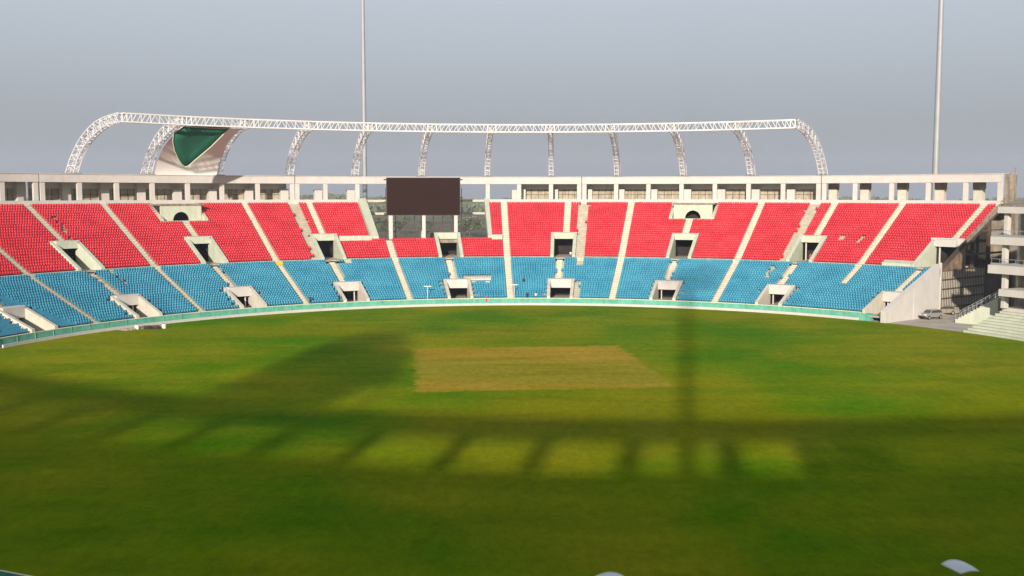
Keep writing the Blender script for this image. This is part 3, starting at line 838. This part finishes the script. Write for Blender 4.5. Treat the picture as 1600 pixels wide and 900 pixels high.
b = MB(); b.sector(90.5, 91, PT+.3, 84, 0, 19.2); b.sector(86, 104, 84, 84.3, 0, 19); b.build('side_wall', M['rough'], PV_)
b = MB(); b.sector(92, 120, PT+2.5, 84, 0, 21.4); b.build('rear_block', M['brown'], PV_)
# ramp stair and broad terrace steps in front of it
TS = empty('terrace_steps', pc(82, 64, 0), 'broad pale green steps with a railed stair flight in front of the pavilion', 'steps')
b = MB()
for i in range(9): b.sector(78.0+i*.95, 90, 61.6+i*.06, 84, .02+i*.34, .02+(i+1)*.34, step=2)
b.build('steps', M['mint'], TS)
A_ = (76.6, 181.3, .05); B_ = (81.6, 176.6, 4.6); b = MB()
n_ = 14
for i in range(n_):
    f0 = i/n_; f1 = (i+1)/n_
    b.hexa([(A_[0]+(B_[0]-A_[0])*f-s*1.0, A_[1]+(B_[1]-A_[1])*f-s*1.1, 0) for f, s in ((f0, -1), (f1, -1), (f1, 1), (f0, 1))],
           [(A_[0]+(B_[0]-A_[0])*f-s*1.0, A_[1]+(B_[1]-A_[1])*f-s*1.1, .35+4.3*f1) for f, s in ((f0, -1), (f1, -1), (f1, 1), (f0, 1))])
b.build('stair_flight', M['mint'], TS)
for s in (-1, 1):
    b = MB()
    for i in range(11):
        f = i/10; P0 = (A_[0]+(B_[0]-A_[0])*f-s*.92, A_[1]+(B_[1]-A_[1])*f-s*1.0, .6+4.3*f); b.bar(P0, (P0[0], P0[1], P0[2]+1.05), .045, 4)
        if i: b.bar((PL[0], PL[1], PL[2]+1.05), (P0[0], P0[1], P0[2]+1.05), .05, 4); b.bar((PL[0], PL[1], PL[2]+.55), (P0[0], P0[1], P0[2]+.55), .035, 4)
        PL = P0
    b.build('handrail', M['mast'], TS)

# ------------------------------------------------------------------ people
def person(loc, rz, pose, shirt, trousers, label, group=None, hair=True):
    me = bpy.data.meshes.new('person'); J = {}
    if pose == 'sit':
        J = dict(pelvis=(0, 0, .50), chest=(0, .08, .86), neck=(0, .06, 1.08), head=(0, .0, 1.24), crown=(0, .0, 1.33),
                 ls=(-.19, .07, 1.0), le=(-.25, -.03, .75), lh=(-.17, -.25, .68), rs=(.19, .07, 1.0), re=(.25, -.03, .75), rh=(.17, -.25, .68),
                 lhip=(-.1, -.02, .49), lk=(-.13, -.42, .50), lf=(-.13, -.40, .08), lt=(-.13, -.55, .04), rhip=(.1, -.02, .49), rk=(.13, -.42, .5), rf=(.13, -.40, .08), rt=(.13, -.55, .04))
    else:
        J = dict(pelvis=(0, 0, .93), chest=(0, .0, 1.28), neck=(0, .01, 1.48), head=(0, -.02, 1.62), crown=(0, -.01, 1.70),
                 ls=(-.20, 0, 1.41), le=(-.27, .03, 1.12), lh=(-.25, -.08, .86), rs=(.20, 0, 1.41), re=(.28, .02, 1.12), rh=(.24, -.14, .90),
                 lhip=(-.1, 0, .9), lk=(-.11, -.03, .50), lf=(-.12, .02, .08), lt=(-.13, -.13, .04), rhip=(.1, 0, .9), rk=(.12, -.05, .5), rf=(.14, .0, .08), rt=(.16, -.15, .04))
    rad = dict(pelvis=.14, chest=.15, neck=.06, head=.10, crown=.08, ls=.065, le=.045, lh=.035, rs=.065, re=.045, rh=.035, lhip=.10, lk=.065, lf=.045, lt=.035, rhip=.10, rk=.065, rf=.045, rt=.035)
    E_ = [('pelvis', 'chest'), ('chest', 'neck'), ('neck', 'head'), ('head', 'crown'), ('chest', 'ls'), ('ls', 'le'), ('le', 'lh'), ('chest', 'rs'), ('rs', 're'), ('re', 'rh'),
          ('pelvis', 'lhip'), ('lhip', 'lk'), ('lk', 'lf'), ('lf', 'lt'), ('pelvis', 'rhip'), ('rhip', 'rk'), ('rk', 'rf'), ('rf', 'rt')]
    K = list(J); me.from_pydata([J[k] for k in K], [(K.index(a), K.index(b_)) for a, b_ in E_], [])
    o = bpy.data.objects.new('person', me); COL.objects.link(o)
    md = o.modifiers.new('skin', 'SKIN'); me.skin_vertices[0].data[0].use_root = True
    for i, k in enumerate(K): me.skin_vertices[0].data[i].radius = (rad[k], rad[k])
    sb = o.modifiers.new('sub', 'SUBSURF'); sb.levels = 1
    dg = bpy.context.evaluated_depsgraph_get(); nm = bpy.data.meshes.new_from_object(o.evaluated_get(dg)); o.modifiers.clear(); o.data = nm
    nm.materials.clear()
    for m_ in (M['skin'], shirt, trousers): nm.materials.append(m_)
    hipz = J['pelvis'][2]
    for p_ in nm.polygons:
        c = p_.center; p_.use_smooth = True
        if c.z > J['neck'][2]-.01: p_.material_index = 0
        elif c.z > hipz+.02 and not (abs(c.x) > .2 and c.z < J['le'][2]+.02): p_.material_index = 1
        elif abs(c.x) > .2 or (pose == 'sit' and c.y < -.15 and c.z > .6): p_.material_index = 0
        elif c.z > .1: p_.material_index = 2
        else: p_.material_index = 2
    put(o, loc); o.rotation_euler.z = rz; tag(o, label, 'person', group)
    if hair:
        bm = bmesh.new(); bmesh.ops.create_icosphere(bm, subdivisions=2, radius=.115)
        for v in bm.verts: v.co.z = v.co.z*.9 if v.co.z > 0 else v.co.z*.35
        h = bpy.data.meshes.new('hair'); bm.to_mesh(h); bm.free(); h.materials.append(M['hair'])
        ho = bpy.data.objects.new('hair', h); COL.objects.link(ho); ho.parent = o; ho.location = (0, .03, J['head'][2]+.04)
    return o
def tread(tier, i): return (ZB0+i*DB if tier == 'b' else ZR0+i*DR)
def rowr(tier, i): return (RB0 if tier == 'b' else RR0)+i*P
person(pc(79.35, -.05, tread('b', 0)), -R(0), 'sit', M['cloth_dark'], M['cloth_dark'], 'person in dark clothes seated in the front blue row below the middle stair')
person(pc(79.35, 1.2, tread('b', 0)), -R(0), 'sit', M['cloth_white'], M['cloth_dark'], 'person in a white shirt seated in the front blue row beside one in dark clothes')
person(pc(rowr('b', 7)+.35, -.45, tread('b', 7)+.02), -R(0), 'sit', M['cloth_dark'], M['cloth_dark'], 'person in dark clothes alone in the middle of the blue seats')
person(pc(79.45, -31.0, tread('b', 0)), R(30), 'stand', M['cloth_dark'], M['cloth_dark'], 'person in dark clothes standing at the fence below the yellow box stair')
person(pc(79.45, -26.9, tread('b', 0)), R(25), 'stand', M['cloth_dark'], M['cloth_dark'], 'darkly dressed person at the fence just left of a lower entrance')
person(pc(97.3, 5.6, 8.42), 0, 'sit', M['cloth_white'], M['cloth_dark'], 'person in a pale shirt sitting in the mouth of an upper entrance')
person(pc(96.4, 35.3, 8.5), -R(35), 'stand', M['cloth_red'], M['cloth_dark'], 'person in a red shirt by the upper entrance with brown interior')
for i, (px, py, lb, sh) in enumerate(((1393, 500.5, 'person in white standing in front of the white end wall, nearest the fence box', 'cloth_white'), (1398.5, 500.5, 'person in dark clothes between two people in white by the end wall', 'cloth_dark'),
                             (1404, 500.5, 'person in white standing by the end wall, nearest the car', 'cloth_white'))):
    g = on_z(px, py, 0)
    person((g[0], g[1], 0), -R(20+20*i), 'stand', M[sh], M['cloth_white'] if i != 1 else M['cloth_dark'], lb)

# ------------------------------------------------------------------ cars
def car(loc, rz, paint, label, group):
    c = empty('car', (0, 0, 0), label, 'car', group)
    prof = [(-2.1, .35), (2.1, .35), (2.15, .75), (2.05, .98), (1.15, 1.08), (.55, 1.62), (-1.5, 1.66), (-2.05, 1.05), (-2.15, .7)]
    b = MB(); n = len(prof); V = [(x, -.82 if z < 1.2 else -.68, z) for x, z in prof]+[(x, .82 if z < 1.2 else .68, z) for x, z in prof]
    b.add(V, [tuple(range(n)), tuple(range(2*n-1, n-1, -1))]+[(i, n+i, n+(i+1) % n, (i+1) % n) for i in range(n)])
    b.build('body', paint, c, bevel=.05)
    for s in (-1, 1):
        b = MB(); y = s*.79
        b.add([(.95, y+s*.02, 1.12), (.50, y-s*.08, 1.55), (-1.4, y-s*.08, 1.57), (-1.75, y+s*.02, 1.12), (.95, y-s*.03, 1.12), (.50, y-s*.13, 1.55), (-1.4, y-s*.13, 1.57), (-1.75, y-s*.03, 1.12)],
              [(0, 1, 2, 3), (7, 6, 5, 4), (0, 4, 5, 1), (1, 5, 6, 2), (2, 6, 7, 3), (3, 7, 4, 0)]); b.build('side_window', M['glass'], c)
        for x in (-1.35, 1.35):
            b = MB(); b.bar((x, s*.66, .34), (x, s*.88, .34), .34, 18); w_ = b.build('wheel', M['cardark'], c)
            b = MB(); b.bar((x, s*.881, .34), (x, s*.90, .34), .19, 12); b.build('rim', M['mast'], w_)
        b = MB(); b.box((2.13, s*.58, .84), (.1, .38, .17)); b.build('headlight', M['lamp'], c)
    b = MB(); b.hexa([(1.12, -.70, 1.13), (1.16, -.70, 1.11), (1.16, .70, 1.11), (1.12, .70, 1.13)], [(.60, -.60, 1.57), (.64, -.60, 1.60), (.64, .60, 1.60), (.60, .60, 1.57)]); b.build('windscreen', M['glass'], c)
    b = MB(); b.box((2.17, 0, .45), (.12, 1.6, .22)); b.build('bumper', M['cardark'], c)
    c.location = loc; c.rotation_euler.z = rz; return c
g = on_z(1455, 498, 0)
car((g[0], g[1], 0), R(205), M['carpaint'], 'silver grey off-road car parked facing left at the foot of the lattice wall', 'cars parked by the end wall')
g = on_z(1474, 491.5, 0)
car((g[0], g[1], 0), R(190), M['rough'], 'dusty brown car half hidden behind the silver grey one', 'cars parked by the end wall')

# ------------------------------------------------------------------ small things
def tpost(px, py, label):
    x, y = pc(79.2, px, 0)[:2]
    o = empty('lamp_post', (x, y, tread('b', 0)), label, 'lamp post', 'T-shaped posts on the front row')
    b = MB(); b.bar((x, y, tread('b', 0)), (x, y, py), .06, 6); b.build('pole', M['plastic'], o)
    b = MB(); b.box((x, y, py), (1.5, .16, .14)); b.build('cross_bar', M['plastic'], o)
tpost(-14.3, 3.9, 'white T-shaped post in front of the blue seats, left of the lower middle entrance')
tpost(-1.9, 4.0, 'white T-shaped post in front of the blue seats beside the central stair')
x, y, z = pc(94.4, -31.55, 0)
b = MB(); b.sector(93.9, 94.75, -31.95, -31.15, tread('b', 19)+.08, tread('b', 19)+.75); o = b.build('yellow_box', M['yellow'], bevel=.04); tag(o, 'yellow box standing on the stair at the top of the blue seats', 'box')
b = MB(); q = pc(78.9, -5.9, 1.5); b.bar((q[0], q[1], 1.45), (q[0], q[1], 1.75), .28, 12); b.bar((q[0], q[1]-.02, .7), (q[0], q[1]-.02, 1.45), .33, 12, .28)
o = b.build('water_drum', M['cloth_red']); tag(o, 'small red drum on the teal fence left of the central stair', 'drum')
# rollers and covers on the far left edge of the grass
SLOT = [(214, 511.5, 'white cube shaped tank at the left end of the rubble strip', 'tank'), (256, 510, 'white water tank at the right end of the rubble strip', 'tank')]
for px, py, lb, ct in SLOT:
    g = on_z(px, py+3, 0); o = empty('water_tank', (g[0], g[1], 0), lb, ct, 'tanks on the rubble strip')
    b = MB(); b.bar((g[0], g[1], .0), (g[0], g[1], .62), .38, 14); b.bar((g[0], g[1], .62), (g[0], g[1], .74), .35, 14, .18); b.build('tank_body', M['plastic'], o)
    b = MB(); b.bar((g[0], g[1], .74), (g[0], g[1], .8), .15, 10); b.build('lid', M['iron'], o)
def roller(px, py, label):
    g = on_z(px, py, 0); x, y = g[0], g[1]
    o = empty('field_roller', (x, y, 0), label, 'roller', 'rollers on the rubble strip')
    b = MB(); b.bar((x-.7, y, .32), (x+.7, y, .32), .32, 18); b.build('drum', M['iron'], o)
    b = MB()
    for s in (-1, 1): b.bar((x+s*.75, y, .32), (x+s*.75, y-1.1, .6), .04, 5)
    b.bar((x-.75, y-1.1, .6), (x+.75, y-1.1, .6), .04, 5); b.build('handle', M['iron'], o)
roller(232, 514.5, 'dark iron field roller beside the left tank'); roller(242, 514.5, 'second dark roller, nearer the right tank')
b = MB()
for i in range(260):
    tt = -58.8+random.random()*4.9; rr = 75.8+random.random()*2.0+ (abs(tt+56)/4)*0; q = pc(rr, tt, 0); s_ = .08+random.random()*.2
    P_ = [(q[0]+random.uniform(-1, 1)*s_*1.3, q[1]+random.uniform(-1, 1)*s_*1.3, 0) for _ in range(4)]
    b.hexa([(q[0]-s_, q[1]-s_, 0), (q[0]+s_, q[1]-s_*.8, 0), (q[0]+s_*.9, q[1]+s_, 0), (q[0]-s_, q[1]+s_*.7, 0)],
           [(q[0]-s_*.6, q[1]-s_*.5, s_*.9), (q[0]+s_*.5, q[1]-s_*.6, s_), (q[0]+s_*.6, q[1]+s_*.4, s_*.8), (q[0]-s_*.4, q[1]+s_*.5, s_*.7)])
o = b.build('rubble', M['rough'], fix=False); tag(o, 'grey rubble strewn at the edge of the grass below the left stand', 'rubble', kind='stuff')
b = MB(); b.sector(75.9, 78.2, -59.0, -53.7, -.05, .012, step=.5); tag(b.build('gravel_strip', M['asphalt']), kind='structure')

# white curved sheets on thin posts on the near terrace
def canopy(cx, ztop, Y, label):
    o = empty('sun_shade', (cx, Y, ztop-2.1), label, 'sunshade', 'curved white sunshades on the near terrace')
    L = [(-.45, 0, -.07), (-.115, -.32, -.09), (.43, .05, -.19)]
    V = []; n = 12; m_ = 5
    for k in (0, 1):
        for i in range(n+1):
            u = i/n
            # near edge (L -> B -> R), smoothed; far edge arches over
            w0, w1, w2 = (1-u)**2, 2*u*(1-u), u*u
            Lc, Bc, Rc = Vector((-.46, 0, -.05)), Vector((-.12, -.30, -.17)), Vector((.43, 0, -.22))
            lo = Lc.lerp(Bc, u*3) if i <= 4 else Bc.lerp(Rc, (u-1/3)*1.5)+Vector((0, 0, .03*math.sin(math.pi*(u-1/3)*1.5)))
            hi = Lc*w0+Vector((.08, .55, .04))*w1+Rc*w2
            for j in range(m_+1):
                v = j/m_; q = lo.lerp(hi, v); V.append((cx+q.x, Y+q.y, ztop+q.z+.035*math.sin(math.pi*v)*math.sin(math.pi*u)-.02*k))
    w_ = m_+1; o2 = (n+1)*w_; Fc = []
    for i in range(n):
        for j in range(m_):
            q = i*w_+j; Fc += [(q, q+1, q+w_+1, q+w_), (o2+q, o2+q+w_, o2+q+w_+1, o2+q+1)]
    b = MB(); b.add(V, Fc); b.build('sheet', M['canopy'], o, smooth=True, fix=False)
    b = MB()
    for i in range(n):
        for j in (0, m_):
            b.bar(V[i*w_+j], V[(i+1)*w_+j], .019, 5)
    b.build('rim', M['trim'], o)
    for dx in (-.14, .12):
        b = MB(); b.bar((cx+dx, Y, ztop-2.2), (cx+dx*.9, Y, ztop-.2), .018, 6); b.build('leg', M['mast'], o)
g = at_y(1501.5, 878.5, 24.6); canopy(g[0], g[2], 24.6, 'curved white sheet with a pale rim on thin legs near the bottom right corner')
g = at_y(960, 898.2, 24.2); canopy(g[0], g[2], 24.2, 'white curved sheet barely showing at the bottom edge right of centre')

# ------------------------------------------------------------------ trees beyond
def make_tree(seed, h, wdt):
    rs = random.Random(seed)
    root = bpy.data.objects.new('tree', None); COL.objects.link(root); WLOC[root.name] = Vector((0, 0, 0))
    b = MB(); b.bar((0, 0, 0), (0, 0, h*.35), .035*h, 8, .022*h); tips = []
    for i in range(7):
        a = rs.random()*6.28; q = (math.cos(a)*wdt*.32, math.sin(a)*wdt*.32, h*(.5+.35*rs.random())); b.bar((0, 0, h*(.25+.1*rs.random())), q, .016*h, 6, .006*h); tips.append(q)
    b.build('trunk', M['bark'], root, base=(0, 0, 0))
    b = MB(); cl = [(rs.gauss(0, wdt*.22), rs.gauss(0, wdt*.22), h*(.45+.45*rs.random()), wdt*(.12+.12*rs.random())) for _ in range(16)]
    for (x, y, z, s_) in cl:
        for _ in range(75):
            d = Vector((rs.gauss(0, 1), rs.gauss(0, 1), rs.gauss(0, .8))).normalized()*s_*(.55+.45*rs.random()); c = Vector((x, y, z))+d
            u = Vector((rs.gauss(0, 1), rs.gauss(0, 1), rs.gauss(0, 1))).normalized(); v = u.orthogonal(); k = h*.022*(.6+rs.random())
            b.add([c-u*k-v*k, c+u*k-v*k, c+u*k+v*k, c-u*k+v*k], [(0, 1, 2, 3)])
    b.build('crown', M['leaf'], root, fix=False, base=(0, 0, 0))
    root['category'] = 'tree'; root['group'] = 'trees on the land beyond the stand'
    root['label'] = 'hazy green tree on the open land seen through the gap beside the screen'
    return root
protos = [make_tree(s, h, w_) for s, h, w_ in ((1, 10, 9), (2, 13, 12), (3, 8, 9))]
spots = []
rs = random.Random(5)
for i in range(16):
    px = rs.choice([rs.uniform(575, 606), rs.uniform(717, 765), rs.uniform(600, 720)]); Y = rs.uniform(480, 950); spots.append(((px-800)/F_PX*Y, Y, rs.uniform(.5, .9)))
for i, (x, y, s_) in enumerate(spots):
    o = protos[i] if i < 3 else copy_tree(protos[i % 3], (0, 0, 0))
    o['label'] = ('hazy tree on the open land seen left of the video screen' if x/y < -.118 else 'hazy tree on the open land seen right of the video screen' if x/y > -.05 else 'hazy tree seen below the video screen between its posts')
    o.location = (x, y, 0); o.rotation_euler.z = rs.random()*6.28; o.scale = (s_,)*3
b = MB()
for i in range(9000):
    a = R(rs.uniform(-33, 33)); d = rs.uniform(1050, 1700); x, y = d*math.sin(a), d*math.cos(a)
    ht = 11+4*math.sin(a*23+2)*math.sin(a*7)+2*math.sin(a*61); z = rs.random()**.6*max(5, ht+3)
    s_ = rs.uniform(1.2, 3.4); u = Vector((rs.gauss(0, 1), rs.gauss(0, .3), rs.gauss(0, 1))).normalized(); v = u.orthogonal(); c = Vector((x, y, z))
    b.add([c-u*s_-v*s_, c+u*s_-v*s_, c+u*s_+v*s_, c-u*s_+v*s_], [(0, 1, 2, 3)])
o = b.build('distant_wood', M['leaf'], fix=False); tag(o, 'far-off wood fading into the haze along the horizon', 'woodland', kind='stuff')

# ------------------------------------------------------------------ haze
b = MB(); b.box((0, 0, 64.5), (6400, 6400, 131))
hzo = b.build('haze', None)
hzo.data.materials.clear(); hm = bpy.data.materials.new('haze_air'); hm.use_nodes = True; hn = hm.node_tree; hn.nodes.clear()
ho_ = hn.nodes.new('ShaderNodeOutputMaterial'); pv = hn.nodes.new('ShaderNodeVolumePrincipled')
pv.inputs['Color'].default_value = (.72, .80, .96, 1); pv.inputs['Density'].default_value = .00020; pv.inputs['Anisotropy'].default_value = .0
hn.links.new(pv.outputs[0], ho_.inputs['Volume']); hzo.data.materials.append(hm); tag(hzo, kind='stuff')
hzo['label'] = 'thin grey evening haze over the stadium'
for o in bpy.data.objects:
    if o.get('label') == 'thin grey evening haze over the stadium': o['category'] = 'haze'
